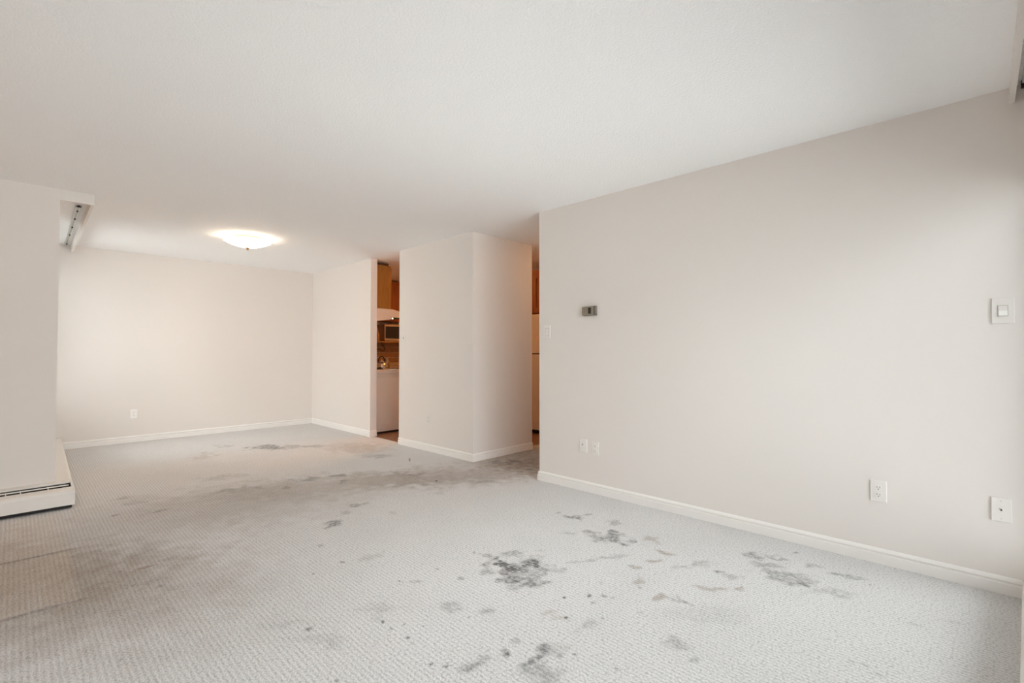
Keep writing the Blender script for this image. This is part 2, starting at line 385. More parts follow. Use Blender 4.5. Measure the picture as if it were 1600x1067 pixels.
STAINS = [
    # wide brown tint over the left floor, then broad traffic soil
    (20, 890, 420, 230, .60, B_, 1.0, -.05, .2), (60, 920, 620, 240, .34, B_, 1.0, -.05, .2), (330, 795, 300, 60, .42, B_, .9, -.1, .4), (700, 742, 150, 24, .42, B_, .8, 0, .6),
    (805, 728, 90, 24, .72, B_, .8, 0, .5), (740, 742, 120, 16, .42, B_, .8, 0, .6), (835, 722, 40, 16, .55, B_, .8, 0, .6), (560, 700, 70, 14, .30, B_, .8, 0, .5), (620, 750, 180, 20, .34, B_, .9, 0, .6),
    (480, 760, 240, 30, .32, B_, .9, -.05, .6),
    # dining end
    (420, 699, 48, 4.5, .60, G, .7, 0, 1), (475, 697, 55, 3.5, .40, G, .8, -.03, 1), (320, 712, 28, 7, .25, B_, .8, 0, 1),
    (527, 743, 20, 3.2, .60, G, .6, -.05, 1), (480, 748, 28, 4, .45, G, .7, -.1, 1), (447, 762, 9, 4, .55, B_, .6, 0, .7),
    (537, 753, 14, 5, .40, G, .7, -.2, 1), (385, 764, 60, 6, .25, G, .8, -.1, 1), (250, 797, 14, 3.5, .50, G, .7, -.2, 1),
    (225, 803, 10, 2, .4, G, .7, -.2, 1), (590, 712, 40, 4, .35, G, .8, 0, 1), (350, 745, 60, 5, .2, G, .8, -.1, 1),
    (350, 697, 20, 3, .25, G, .8, 0, 1), (215, 785, 30, 3, .3, G, .8, -.15, 1), (190, 780, 20, 3, .3, G, .8, -.15, 1),
    (562, 788, 22, 5, .42, G, .7, -.1, 1), (513, 819, 18, 7, .55, G, .7, -.2, 1), (540, 800, 14, 3, .3, G, .8, 0, 1), (610, 801, 12, 3, .25, G, .8, 0, 1),
    (640, 742, 30, 4, .35, G, .8, 0, 1), (682, 751, 3, 1.6, .9, G, .6, 0, 0), (640, 718, 1.8, 4, .7, G, .6, 0, 0), (790, 722, 50, 3.5, .4, G, .7, 0, 1),
    (828, 735, 20, 4, .4, G, .7, 0, 1), (760, 752, 20, 3, .3, G, .7, 0, 1),
    # left rug marks
    (228, 886, 32, 2.6, .62, B_, .6, -.22, .3), (188, 893, 4, 2.5, .5, G, .6, 0, 0), (208, 914, 6, 2, .4, G, .6, -.2, 0), (252, 915, 8, 2, .35, G, .6, -.2, 0),
    (188, 1031, 3, 2, .5, G, .6, 0, 0), (180, 805, 10, 2, .4, G, .6, -.2, 0),
    # main dark stain
    (815, 888, 62, 31, .40, G, .6, .05, 1.1), (782, 876, 32, 9, .75, G, .7, .2, 1.3), (806, 884, 30, 10, .85, G, .7, .1, 1.3), (795, 893, 26, 7, .7, G, .7, 0, 1.3),
    (835, 882, 22, 9, .7, G, .7, .3, 1.3), (812, 905, 42, 7, .62, G, .7, 0, 1.2), (783, 908, 12, 5, .6, G, .7, 0, 1.2), (850, 908, 22, 5, .45, G, .7, .1, 1.2), (760, 866, 12, 4, .5, G, .7, 0, 1.2),
    (741, 863, 3, 2, .6, G, .6, 0, 0), (720, 903, 9, 2.5, .45, G, .6, 0, .5), (683, 889, 4, 2, .4, G, .6, 0, 0), (650, 908, 14, 4, .3, G, .7, 0, 1),
    (707, 945, 26, 12, .32, G, .8, 0, 1), (765, 952, 14, 8, .35, G, .8, 0, 1), (733, 964, 3, 2, .6, G, .6, 0, 0), (632, 975, 3, 2, .5, G, .6, 0, 0), (662, 978, 3, 1.6, .5, G, .6, 0, 0),
    # trail of spots
    (624, 908, 3, 1.8, .9, G, .6, 0, 0), (598, 971.5, 4, 2.8, .95, G, .6, 0, 0), (611, 982, 4.5, 2, .85, G, .6, .3, 0), (637, 996, 5.5, 2.8, .95, G, .6, 0, 0), (644, 1005, 3.5, 2, .6, G, .6, 0, 0),
    (674, 1037, 5, 3.2, .95, G, .6, 0, .3), (697, 1040, 9, 2, .8, G, .6, -.15, .3), (735, 1037, 30, 9, .40, G, .7, -.3, 1), (787, 1021, 6, 9, .75, G, .7, 0, .8), (757, 1026, 18, 6, .3, G, .8, -.2, 1),
    (526, 1063, 4, 2.5, .8, G, .6, 0, 0), (427, 1030, 2.5, 2, .8, G, .6, 0, 0), (485, 980, 10, 5, .55, G, .7, -.3, 1), (534, 878, 5, 3, .55, G, .7, 0, .6), (490, 896, 3, 2, .5, G, .6, 0, 0), (440, 975, 50, 10, .18, G, .8, -.2, 1),
    (503, 853, 7, 4, .35, G, .7, 0, .8), (580, 870, 30, 6, .2, G, .8, -.3, 1), (590, 950, 40, 18, .2, G, .9, 0, 1), (500, 1000, 60, 16, .18, G, .9, 0, 1),
    (840, 1030, 44, 17, .55, G, .7, -.35, 1.2), (812, 1035, 16, 8, .5, G, .7, 0, 1.2), (850, 1050, 60, 22, .35, G, .8, 0, 1.2), (898, 1022, 4, 2.5, .7, G, .6, 0, 0), (963, 1043, 9, 1.4, .7, G, .6, .6, 0), (805, 1000, 9, 9, .35, G, .7, 0, 1),
    # right group
    (898, 808, 16, 4.5, .60, G, .7, -.1, 1), (918, 803, 10, 2, .5, G, .7, 0, .6), (873, 801, 5, 2.5, .4, G, .7, 0, .5), (948, 838, 38, 10, .58, G, .7, .15, 1.2), (966, 846, 20, 7, .5, G, .7, 0, 1.2), (925, 831, 14, 6, .4, G, .7, 0, 1.2), (958, 816, 14, 4, .35, G, .7, 0, 1), (890, 832, 20, 4, .25, G, .8, 0, 1),
    (1018, 842, 26, 9, .36, B_, .7, .1, 1), (1042, 864, 20, 4.5, .5, B_, .7, .15, 1), (1022, 877, 16, 4, .5, B_, .7, -.1, 1), (992, 886, 9, 6, .45, B_, .7, 0, 1), (1000, 907, 14, 8, .4, B_, .7, 0, 1), (985, 882, 6, 3, .5, G, .7, 0, .6),
    (1000, 917, 5, 3, .4, G, .7, 0, .6), (1030, 934, 13, 6, .45, B_, .7, .2, 1), (1066, 939, 16, 7, .55, G, .7, .2, 1.2), (1050, 935, 20, 7, .3, G, .8, 0, 1), (1122, 892, 12, 4.5, .55, G, .7, 0, .7), (1140, 900, 26, 6, .3, G, .7, .1, 1),
    (1115, 919, 34, 6, .50, B_, .7, 0, 1), (1154, 920, 10, 4, .55, B_, .7, 0, 1), (1095, 880, 30, 5, .3, G, .8, 0, 1), (1065, 885, 24, 4, .25, G, .8, 0, 1), (940, 872, 60, 4, .3, G, .8, -.15, 1), (900, 880, 20, 4, .2, G, .8, 0, 1),
    (937, 908, 8, 5, .35, G, .7, 0, 1), (882, 933.5, 4, 2, .9, G, .6, 0, 0), (920, 931, 4, 3.2, .85, G, .6, 0, .3), (927, 942, 6, 2, .5, G, .6, 0, .5), (941, 931, 6, 2.8, .8, G, .6, .2, .4), (957, 934, 6, 2, .4, G, .6, 0, .5), (885, 965, 4, 2.4, .8, G, .6, 0, .3), (942, 966, 3, 2, .6, G, .6, 0, 0), (860, 960, 12, 6, .25, B_, .7, 0, 1), (878, 966, 24, 5, .2, B_, .8, 0, 1),
    (922, 980, 30, 10, .30, G, .8, 0, 1), (1060, 1004, 26, 11, .30, G, .8, .1, 1), (1084, 1029, 9, 6, .40, G, .7, 0, .7), (1000, 958, 10, 2, .3, G, .8, 0, 1), (870, 1005, 24, 10, .2, B_, .9, 0, 1),
    (1180, 868, 20, 6, .45, G, .7, .2, 1), (1215, 872, 26, 4, .42, G, .7, .2, 1), (1235, 903, 60, 14, .42, G, .7, .05, 1.2), (1250, 912, 34, 6, .45, G, .7, 0, 1.2), (1200, 883, 40, 6, .38, G, .7, .05, 1.2), (1272, 886, 12, 4, .45, G, .7, 0, 1), (1320, 900, 24, 4, .45, G, .7, .15, 1), (1340, 904, 20, 4, .42, G, .7, .05, 1), (1300, 925, 50, 10, .25, G, .8, .1, 1), (1243, 863, 5, 2, .6, G, .6, 0, .3),
    (1360, 914, 3, 2, .5, G, .6, 0, 0), (1255, 910, 3, 2.5, .6, G, .6, 0, 0), (1330, 1031, 7, 2, .4, G, .6, .3, .5), (1350, 1038, 10, 2, .4, G, .6, .5, .4), (1372, 1052, 8, 2.2, .55, G, .6, .3, .4), (1430, 976, 18, 2.5, .25, G, .7, .2, .8), (1490, 970, 20, 3, .2, G, .7, .1, .8), (1100, 960, 120, 20, .12, G, .9, 0, .8),
]
for s in STAINS: stain(*s[:4], min(1.0, s[4] * (1.2 if s[2] < 100 else 1.0)), *s[5:])
# trodden dirt in the hallway mouth
_e = lambda v, a, w: 1 / (1 + np.exp(-(v - a) / w))
brown = np.maximum(brown, (.35 + .55 * BR) * .85 * _e(GX + .35 * (GY - 3.4) + .25 * WXn, 3.42, .09) * _e(GY, 2.9, .05) * (1 - _e(GY, 4.0, .05)))
# paler rectangle where furniture stood, with the two creases in front of the heater
edge = lambda v, a, w: 1 / (1 + np.exp(-(v - a) / w))
xe = 0.222 + (GY - 3.03) * 0.0155
pale = np.maximum(pale, .8 * edge(GY, 3.06, .008) * (1 - edge(GY, 4.78, .01)) * (1 - edge(GX, xe, .008)))
for yc, xm in ((3.868, .27), (3.058, .25)):
    f = np.exp(-((GY - yc - .01 * (WXn)) / .012) ** 2) * (1 - edge(GX, xm, .02))
    Z += .006 * f; grey = np.maximum(grey, .55 * np.exp(-((GY - yc + .012) / .006) ** 2) * (1 - edge(GX, xm, .02)))  # raised crease with a darker line along its near side
Z += .0012 * (vnoise(GX, GY, .5, 9) - .5) - .0006
verts = np.stack([GX, GY, Z], -1)
def grid_quads(n, m_, base):
    ii, jj = np.meshgrid(np.arange(n - 1), np.arange(m_ - 1), indexing='ij')
    k = (ii * m_ + jj).ravel() + base
    return np.stack([k, k + m_, k + m_ + 1, k + 1], -1)
quads = np.vstack([grid_quads(len(gx), len(gy), 0), grid_quads(len(hx), len(hy), len(gx) * len(gy))])
att = np.stack([grey, brown, pale, np.ones_like(grey)], -1).astype(np.float32)
me = bpy.data.meshes.new('floor')
me.vertices.add(len(verts)); me.vertices.foreach_set('co', verts.astype(np.float32).ravel())
me.loops.add(quads.size); me.loops.foreach_set('vertex_index', quads.astype(np.int32).ravel())
me.polygons.add(len(quads)); me.polygons.foreach_set('loop_start', (np.arange(len(quads)) * 4).astype(np.int32))
me.update(calc_edges=True)
me.polygons.foreach_set('use_smooth', np.ones(len(quads), bool))
ca = me.color_attributes.new('carpet_marks', 'FLOAT_COLOR', 'POINT'); ca.data.foreach_set('color', att.ravel())
me.update(); me.validate()

def carpet_mat():
    m = bpy.data.materials.new('ribbed_loop_carpet'); m.use_nodes = True
    nt = m.node_tree; L = nt.links; b = nt.nodes['Principled BSDF']
    N = lambda t: nt.nodes.new(t)
    def math_(op, a, b_=None):
        n = N('ShaderNodeMath'); n.operation = op
        for i, v in enumerate((a, b_)):
            if v is None: continue
            if isinstance(v, (int, float)): n.inputs[i].default_value = v
            else: L.new(v, n.inputs[i])
        return n.outputs[0]
    def mix(fac, a, c):
        n = N('ShaderNodeMix'); n.data_type = 'RGBA'
        for s, v in ((0, fac), (6, a), (7, c)):
            if isinstance(v, (int, float)): n.inputs[s].default_value = v
            elif isinstance(v, tuple): n.inputs[s].default_value = (*v, 1)
            else: L.new(v, n.inputs[s])
        return n.outputs[2]
    tc = N('ShaderNodeTexCoord'); ob = tc.outputs['Object']
    at = N('ShaderNodeAttribute'); at.attribute_name = 'carpet_marks'
    sp = N('ShaderNodeSeparateColor'); L.new(at.outputs['Color'], sp.inputs[0])
    sx = N('ShaderNodeSeparateXYZ'); L.new(ob, sx.inputs[0])
    # ribs run away from the camera's window wall (along Y), spaced 20 mm, broken into loops
    wob = N('ShaderNodeTexNoise'); wob.noise_dimensions = '2D'; wob.inputs['Scale'].default_value = 18; L.new(ob, wob.inputs['Vector'])
    xw = math_('ADD', math_('MULTIPLY', sx.outputs[0], 2 * math.pi / .0195), math_('MULTIPLY', wob.outputs['Fac'], 1.3))
    rib = math_('MULTIPLY_ADD', math_('SINE', xw), .5); nt.nodes[-1].inputs[2].default_value = .5
    mp = N('ShaderNodeMapping'); mp.inputs['Scale'].default_value = (1.0, .8, 1); L.new(ob, mp.inputs['Vector'])
    vo = N('ShaderNodeTexVoronoi'); vo.voronoi_dimensions = '2D'; vo.inputs['Scale'].default_value = 120; L.new(mp.outputs[0], vo.inputs['Vector'])
    fine = N('ShaderNodeTexNoise'); fine.noise_dimensions = '2D'; fine.inputs['Scale'].default_value = 260; fine.inputs['Detail'].default_value = 3; L.new(ob, fine.inputs['Vector'])
    med = N('ShaderNodeTexNoise'); med.noise_dimensions = '2D'; med.inputs['Scale'].default_value = 45; med.inputs['Detail'].default_value = 5; L.new(ob, med.inputs['Vector'])
    big = N('ShaderNodeTexNoise'); big.noise_dimensions = '2D'; big.inputs['Scale'].default_value = 3.0; big.inputs['Detail'].default_value = 5; L.new(ob, big.inputs['Vector'])
    hgt = math_('ADD', math_('MULTIPLY', rib, .26), math_('SUBTRACT', math_('MULTIPLY', fine.outputs['Fac'], .35), math_('MULTIPLY', vo.outputs['Distance'], .65)))
    c = mix(big.outputs['Fac'], (.66, .642, .63), (.72, .703, .692))
    c = mix(math_('MULTIPLY', sp.outputs[1], 1.0), c, (.30, .225, .165))
    c = mix(math_('MULTIPLY', sp.outputs[2], .30), c, (.74, .62, .51))
    # soil sinks between the loops: broken up by the fibre noise
    brk = N('ShaderNodeMapRange'); brk.inputs['From Min'].default_value = .33; brk.inputs['From Max'].default_value = .62
    brk.inputs['To Min'].default_value = .45; brk.inputs['To Max'].default_value = 1.15; L.new(med.outputs['Fac'], brk.inputs['Value'])
    c = mix(math_('MINIMUM', math_('MULTIPLY', sp.outputs[0], brk.outputs[0]), .95), c, (.10, .092, .085))
    shade = math_('ADD', .675, math_('ADD', math_('MULTIPLY', rib, .14), math_('SUBTRACT', math_('MULTIPLY', fine.outputs['Fac'], .62), math_('MULTIPLY', vo.outputs['Distance'], .40))))
    v = N('ShaderNodeVectorMath'); v.operation = 'SCALE'; L.new(c, v.inputs[0]); L.new(shade, v.inputs['Scale'])
    L.new(v.outputs[0], b.inputs['Base Color'])
    b.inputs['Roughness'].default_value = .95; b.inputs['Specular IOR Level'].default_value = .08
    b.inputs['Sheen Weight'].default_value = .15
    bp = N('ShaderNodeBump'); bp.inputs['Strength'].default_value = .55; bp.inputs['Distance'].default_value = .005
    L.new(hgt, bp.inputs['Height']); L.new(bp.outputs['Normal'], b.inputs['Normal'])
    return m
M['carpet'] = carpet_mat(); me.materials.append(M['carpet'])
floor = bpy.data.objects.new('floor', me); COL.objects.link(floor)
struct(floor, 'stained grey ribbed loop carpet across the living and dining area', 'carpet')
struct(MB().box(3.44, XK, 3.98, YF, -.05, -.002).build('floor_kitchen', 'kfloor'), 'brown vinyl floor of the kitchen behind the opening', 'floor')
struct(MB().box(XL, XK, YN, YF, -.15, -.052).build('floor_slab', 'ext'), 'concrete slab under the carpet and kitchen floor', 'floor')
struct(MB().box(-150, 150, -150, 150, -9.2, -9).build('ground', 'ground'), 'ground outside far below the windows', 'ground')

# ------------------------------------------------------------------ baseboards
PROF = [(0, 0), (.014, 0), (.014, .050), (.0125, .053), (.006, .0545), (.006, .060), (.0115, .062), (.0125, .066), (.010, .074), (.005, .081), (0, .083)]
struct(MB().sweep(PROF, [(XR, -.131), (XR, YR), (XR + .1, YR)], 1).build('baseboard_right', 'trim'), 'white moulded baseboard along the long right wall', 'baseboard')
struct(MB().sweep(PROF, [(XC2, YC), (XC, YC), (XC, YC2)], 1).build('baseboard_partition', 'trim'), 'white moulded baseboard around the corner of the wall block', 'baseboard')
struct(MB().sweep(PROF, [(XJ, YJ), (XC, YJ), (XC, YF)], 1).build('baseboard_dining', 'trim'), 'white moulded baseboard along the short dining wall', 'baseboard')
struct(MB().sweep(PROF, [(XC - .0145, YF), (.41, YF)], 1).build('baseboard_far', 'trim'), 'white moulded baseboard along the dining end wall', 'baseboard')

struct(MB().sweep(PROF, [(XL, 4.85), (XL, -.131)], 1).build('baseboard_left', 'trim'), 'white moulded baseboard along the left side wall', 'baseboard')
struct(MB().sweep(PROF, [(1.84, -.068), (XR, -.142)], 1).build('baseboard_near', 'trim'), 'white baseboard along the ledge under the living room window', 'baseboard')

# ------------------------------------------------------------------ baseboard heaters
def heater(name, label, origin, rz, length, x_start, near_end, brackets, joint=None):
    """local x runs along the wall, local -y points into the room, depth .25"""
    root = tag(empty(name, origin, rz), label, 'heater', 'baseboard heaters around the wall pier')
    D = .31; x0, x1 = x_start, x_start + length
    e = .014 if near_end else 0
    MB().prism([(0, .03), (0, .155), (-.085, .155), (-.090, .147), (-.086, .146), (-.082, .151), (-.005, .151), (-.005, .03)], x0, x1 - e, 'x').build('back_panel', 'heater', root)
    MB().prism([(-D, .028), (-D, .114), (-D + .005, .127), (-D + .020, .135), (-.200, .140), (-.197, .137), (-D + .02, .131), (-D + .005, .113), (-D + .005, .028)], x0, x1 - e, 'x').build('front_panel', 'heater', root)
    MB().prism([(-.135, .1465), (-.146, .1395), (-.143, .1385), (-.132, .1455)], x0, x1 - e - .012, 'x').build('damper', 'heater', root)
    MB().box(x0, x1 - e - .001, -D + .022, -.012, .004, .126).build('shade_core', 'dark', root)  # near-black block paints the shade inside the slots and under the front
    for bx_ in brackets:
        MB().box(bx_ - .003, bx_ + .003, -.196, -.088, .120, .139).build('bracket', 'heater', root)
    if near_end:
        MB().prism([(0, .03), (0, .1555), (-.088, .1555), (-.200, .1408), (-D + .020, .1358), (-D + .004, .1275), (-D - .001, .1145), (-D - .001, .027)], x1 - e, x1, 'x').build('end_cap', 'heater', root)
    if joint is not None:
        MB().prism([(-D - .0015, .0275), (-D - .0015, .1145), (-D + .004, .1280), (-D + .020, .1362), (-.201, .1410), (-.201, .139), (-D + .02, .133), (-D + .007, .125), (-D + .002, .112), (-D + .002, .0275)], joint, x1 - e, 'x').build('joint_cover', 'heater', root)
    for bx_ in (x0 + .15, x1 - .15):
        MB().box(bx_ - .02, bx_ + .02, -D + .10, -.02, 0, .03).build('foot', 'fin', root)
    return root
heater('baseboard_heater', 'cream baseboard heater with dark top slots below the wall pier', (0, YP, 0), 0, .330 - XL, XL, True, (-.03, .045, .19, -.2), .262)
# dining run: follows the window, a touch off square as in the room
ang = math.degrees(math.atan2(.065, 2.6))
heater('baseboard_heater', 'cream baseboard heater running under the dining window to the far wall', (.029, 5.172, 0), 90 - ang, 2.645, 0.0, False, (.5, 1.1, 1.7, 2.3))

# ------------------------------------------------------------------ curtain rails in the valances
rail = tag(empty('curtain_rail', (.371, 5.62, 2.44), -1.0), 'grey curtain rail inside the valance beside the pier', 'curtain rail')
m = MB(); m.box(-.014, .014, 0, 2.18, -.016, 0); m.box(-.020, -.014, 0, 2.18, -.020, 0); m.box(.014, .020, 0, 2.18, -.020, 0)
m.build('track', 'rail', rail)
MB().box(-.005, .005, .0, 2.18, -.0175, -.0155).build('groove', 'steel', rail)
MB().prism([(-.018, -.022), (.018, -.022), (0.0, -.001)], -.012, .0, 'y').build('end_stop', 'black', rail)
for yy in (.16, .52, .95, 1.4, 2.0):
    MB().box(-.006, .006, yy - .008, yy + .008, -.030, -.014, .002).build('glider', 'black', rail)
rail2 = tag(empty('curtain_rail', (0, -.172, 2.44)), 'curtain rail behind the valance at the long right wall', 'curtain rail')
MB().box(.0, 3.30, -.014, .014, -.018, 0).build('track', 'rail', rail2)
MB().box(.0, 3.30, -.005, .005, -.0195, -.0175).build('groove', 'dark', rail2)
MB().box(3.27, 3.31, -.016, .016, -.028, 0, .002).build('end_stop', 'wood_dark', rail2)

# ------------------------------------------------------------------ wall plates (local front is -y)
def cover_plate(root, w, h, t=.006, mat='plastic'):
    m = MB()
    m.box(-w / 2, w / 2, -t, 0, -h / 2, h / 2, .0022, 2)
    return m.build('cover_plate', mat, root)
def screw(root, z, x=0, y=-.0062):
    MB().lathe([(0, 0), (.0032, 0), (.0028, -.0012), (0, -.0014)], 12, (x, y, z), 'y').build('screw', 'plastic_warm', root)
def outlet(label, loc, rz, w=.072, h=.116, mat='plastic'):
    r = tag(empty('wall_outlet', loc, rz), label, 'outlet', 'duplex outlets on the walls')
    cover_plate(r, w, h, .006, mat); screw(r, 0)
    for s in (1, -1):
        zc = s * .0195
        pts = []
        for i in range(24):
            a = 2 * math.pi * i / 24
            pts.append((.0172 * math.cos(a), zc + max(-.0135, min(.0135, .0172 * math.sin(a)))))
        f = MB().prism(pts, -.0085, -.004, 'y').build('receptacle', mat, r)
        for sx_, hh in ((-1, .0042), (1, .0036)):
            MB().box(sx_ * .0064 - .0011, sx_ * .0064 + .0011, -.0089, -.0080, zc + .0035 - hh, zc + .0035 + hh).build('slot', 'slot', f)
        MB().lathe([(0, -.0089), (.0025, -.0089), (.0025, -.0080), (0, -.0080)], 12, (0, 0, zc - .0075), 'y').build('ground_hole', 'slot', f)
    return r
outlet('white duplex outlet alone low on the long wall, before the cable plate', (XR, .4135, .395), -90, .072, .114)
outlet('white duplex outlet beside the jack plate on the long wall', (XR, 2.28, .3685), -90, .068, .108)
outlet('white duplex outlet low on the dining end wall', (1.08, YF, .3615), 0, .074, .118, 'ivory')
outlet('white duplex outlet low on the wall block beside the kitchen opening', (XC, 4.652, .37), -90, .07, .112, 'plastic_warm')

r = tag(empty('cable_plate', (XR, -.0625, .4005), -90), 'white cable plate with protruding coax stud near the window corner', 'wall plate')
cover_plate(r, .070, .114)
c = MB().lathe([(0, -.006), (.0075, -.006), (.0075, -.008), (.0055, -.0085), (.0055, -.011), (0, -.011)], 6, (0, 0, .002), 'y').build('hex_nut', 'plastic', r)
MB().lathe([(0, -.010), (.0046, -.010), (.0046, -.019), (.0034, -.0195), (0, -.0195)], 16, (0, 0, .002), 'y').build('coax_stud', 'steel', r)
MB().lathe([(0, -.0195), (.003, -.0195), (.003, -.0202), (0, -.0202)], 12, (0, 0, .002), 'y').build('stud_core', 'slot', r)
screw(r, .042); screw(r, -.042)

r = tag(empty('jack_plate', (XR, 2.40, .3765), -90), 'white plate with one small dark jack beside an outlet', 'wall plate')
cover_plate(r, .072, .11)
MB().lathe([(0, -.006), (.013, -.006), (.011, -.009), (0, -.009)], 24, (0, 0, .006), 'y').build('jack_boss', 'plastic', r)
MB().lathe([(0, -.009), (.0048, -.009), (.0048, -.0105), (0, -.0105)], 14, (0, 0, .010), 'y').build('jack_hole', 'slot', r)
screw(r, -.042)

def rocker_switch(name, label, loc, rz, w, h, rw, rh, mat='plastic', rmat='ivory', toggle=False, group=None):
    r = tag(empty(name, loc, rz), label, 'switch', group)
    cover_plate(r, w, h, .006, mat)
    if toggle:
        MB().box(-.006, .006, -.0076, -.004, -.0125, .0125).build('bezel', 'steel', r)
        MB().prism([(-.005, -.007), (-.018, .004), (-.020, .010), (-.006, .006)], -.004, .004, 'x').build('toggle', 'steel', r)
        screw(r, .03, 0, -.0072); screw(r, -.03, 0, -.0072)
    else:
        fr = MB()
        a, b_, t = rw / 2, rh / 2, .0025
        fr.box(-a - t, a + t, -.0082, -.005, b_, b_ + t); fr.box(-a - t, a + t, -.0082, -.005, -b_ - t, -b_)
        fr.box(-a - t, -a, -.0082, -.005, -b_, b_); fr.box(a, a + t, -.0082, -.005, -b_, b_)
        fr.build('bezel', 'bezel', r)  # frame carries the painted groove shading
        # paddle: the upper half leans in, the lower half leans out; two plastic tones paint the light on them
        MB().prism([(-.004, b_), (-.0055, b_), (-.0085, 0), (-.004, 0)], -a, a, 'x').build('rocker_top', mat, r)
        MB().prism([(-.004, 0), (-.0085, 0), (-.0135, -b_), (-.004, -b_)], -a, a, 'x').build('rocker_bottom', rmat, r)
    return r
rocker_switch('wall_switch', 'large white rocker switch beside the window on the long wall', (XR, -.082, 1.3625), -90, .078, .124, .031, .048, 'plastic_warm', 'ivory')
rocker_switch('wall_switch', 'white rocker switch at the hallway end of the long wall', (XR, 2.79, 1.338), -90, .074, .118, .031, .062, 'plastic', 'plastic_warm')
rocker_switch('wall_switch', 'toggle switch on the wall block at the kitchen opening edge', (XC, 5.165, 1.3315), -90, .072, .116, 0, 0, 'plastic_warm', toggle=True)

th = tag(empty('thermostat', (XR, 2.323, 1.50), -90), 'small beige box thermostat with dark window on the long wall', 'thermostat')
MB().box(-.066, .066, -.012, 0, -.040, .040, .003).build('base', 'beige_dark', th)
MB().box(-.066, .044, -.034, -.010, -.037, .037, .006, 3).build('cover', 'beige', th)
MB().box(.0475, .066, -.026, -.010, -.037, .040, .003).build('side_block', 'beige_dark', th)
MB()  .box(-.002, .026, -.0352, -.032, -.024, .026, .001).build('dial_window', 'lens', th)
MB().box(-.044, -.014, -.0348, -.033, -.004, -.001).build('vent_slit', 'beige_dark', th)
MB().box(-.044, -.014, -.0348, -.033, .010, .013).build('vent_slit', 'beige_dark', th)

# ------------------------------------------------------------------ dining ceiling light
def dome_light(name, label, loc, rad, depth, mat):
    l = tag(empty(name, loc), label, 'ceiling light')
    MB().lathe([(0, 0), (rad * .62, 0), (rad * .62, -.018), (rad * .5, -.022), (0, -.022)], 48).build('canopy', 'brass', l)
    pr = []
    for i in range(15):
        a = math.pi / 2 * i / 14
        q = 1 - i / 14
        pr.append((rad * q, -.048 - depth * (1 - q ** 1.8)))
    inner = [(max(0.0, p[0] - .004), p[1] + .004) for p in pr[::-1]]
    MB().lathe(pr + inner, 56).build('glass_bowl', mat, l)
    zb = -.048 - depth
    MB().lathe([(0, zb + .012), (.012, zb + .003), (.024, zb - .001), (.022, zb - .005), (.010, zb - .012), (.012, zb - .017), (.008, zb - .024), (0, zb - .027)], 24).build('finial', 'brass', l)
    MB().lathe([(.004, -.022), (.004, zb + .006)], 10).build('stem', 'brass', l)
    return l
dome_light('ceiling_light', 'lit frosted glass bowl light with brass finial on the dining ceiling', (1.80, 5.87, H), .235, .068, 'bowl')
dome_light('ceiling_light', 'warm glowing bowl light on the kitchen ceiling', (4.75, 5.7, H), .17, .075, 'kbowl')

dome_light('ceiling_light', 'warm bowl light on the hallway ceiling behind the long wall', (4.70, 3.35, H), .15, .07, 'hbowl')

# ------------------------------------------------------------------ kitchen seen through the opening
# range, its back to the dining wall, its side to the opening
X0, X1, Y0, Y1 = 3.50, 4.12, 6.092, 6.85
rg = tag(empty('range', (X0, Y0, 0)), 'white freestanding range seen from its side in the kitchen', 'stove')
w, d = X1 - X0, Y1 - Y0
MB().box(0, w, .006, d, .03, .85).build('body', 'appliance', rg)
p = MB(); p.box(.012, w - .012, 0, .008, .125, .785, .003); p.build('side_panel', 'appliance', rg)
MB().box(0, w, 0, .008, .075, .118, .003).build('bottom_rail', 'appliance', rg)
MB().box(.02, w - .03, .03, d - .03, 0, .045).build('plinth', 'dark', rg)
MB().box(-.01, w + .015, -.006, d + .004, .85, .903, .006).build('cooktop', 'appliance', rg)
MB().box(-.012, .05, -.004, d, .9, 1.13, .006).build('backguard', 'appliance', rg)
dr = MB().box(w, w + .03, .01, d - .01, .26, .80, .005).build('oven_door', 'appliance', rg)
MB().tube([(w + .03, .08, .75), (w + .065, .09, .75), (w + .065, d - .09, .75), (w + .03, d - .08, .75)], .010).build('handle', 'chrome', dr)
MB().box(w, w + .028, .01, d - .01, .08, .25, .005).build('drawer', 'appliance', rg)
for cx, cy, rr in ((.18, .20, .075), (.18, .56, .095), (.45, .20, .095), (.45, .56, .075)):
    bn = MB().lathe([(rr + .012, .903), (rr + .010, .907), (rr - .004, .905), (.02, .904), (0, .904)], 32, (cx, cy, 0)).build('burner', 'chrome', rg)
    pts = [(cx + rr * t_ * math.cos(26 * t_), cy + rr * t_ * math.sin(26 * t_), .914) for t_ in np.linspace(.2, 1, 70)]
    MB().tube(pts, .0045, 6).build('coil', 'black', bn)
for i in range(5):
    MB().lathe([(0, 0), (.017, 0), (.014, .02), (0, .022)], 16, (.05, .12 + i * .13, 1.05), 'y').build('knob', 'black', rg)

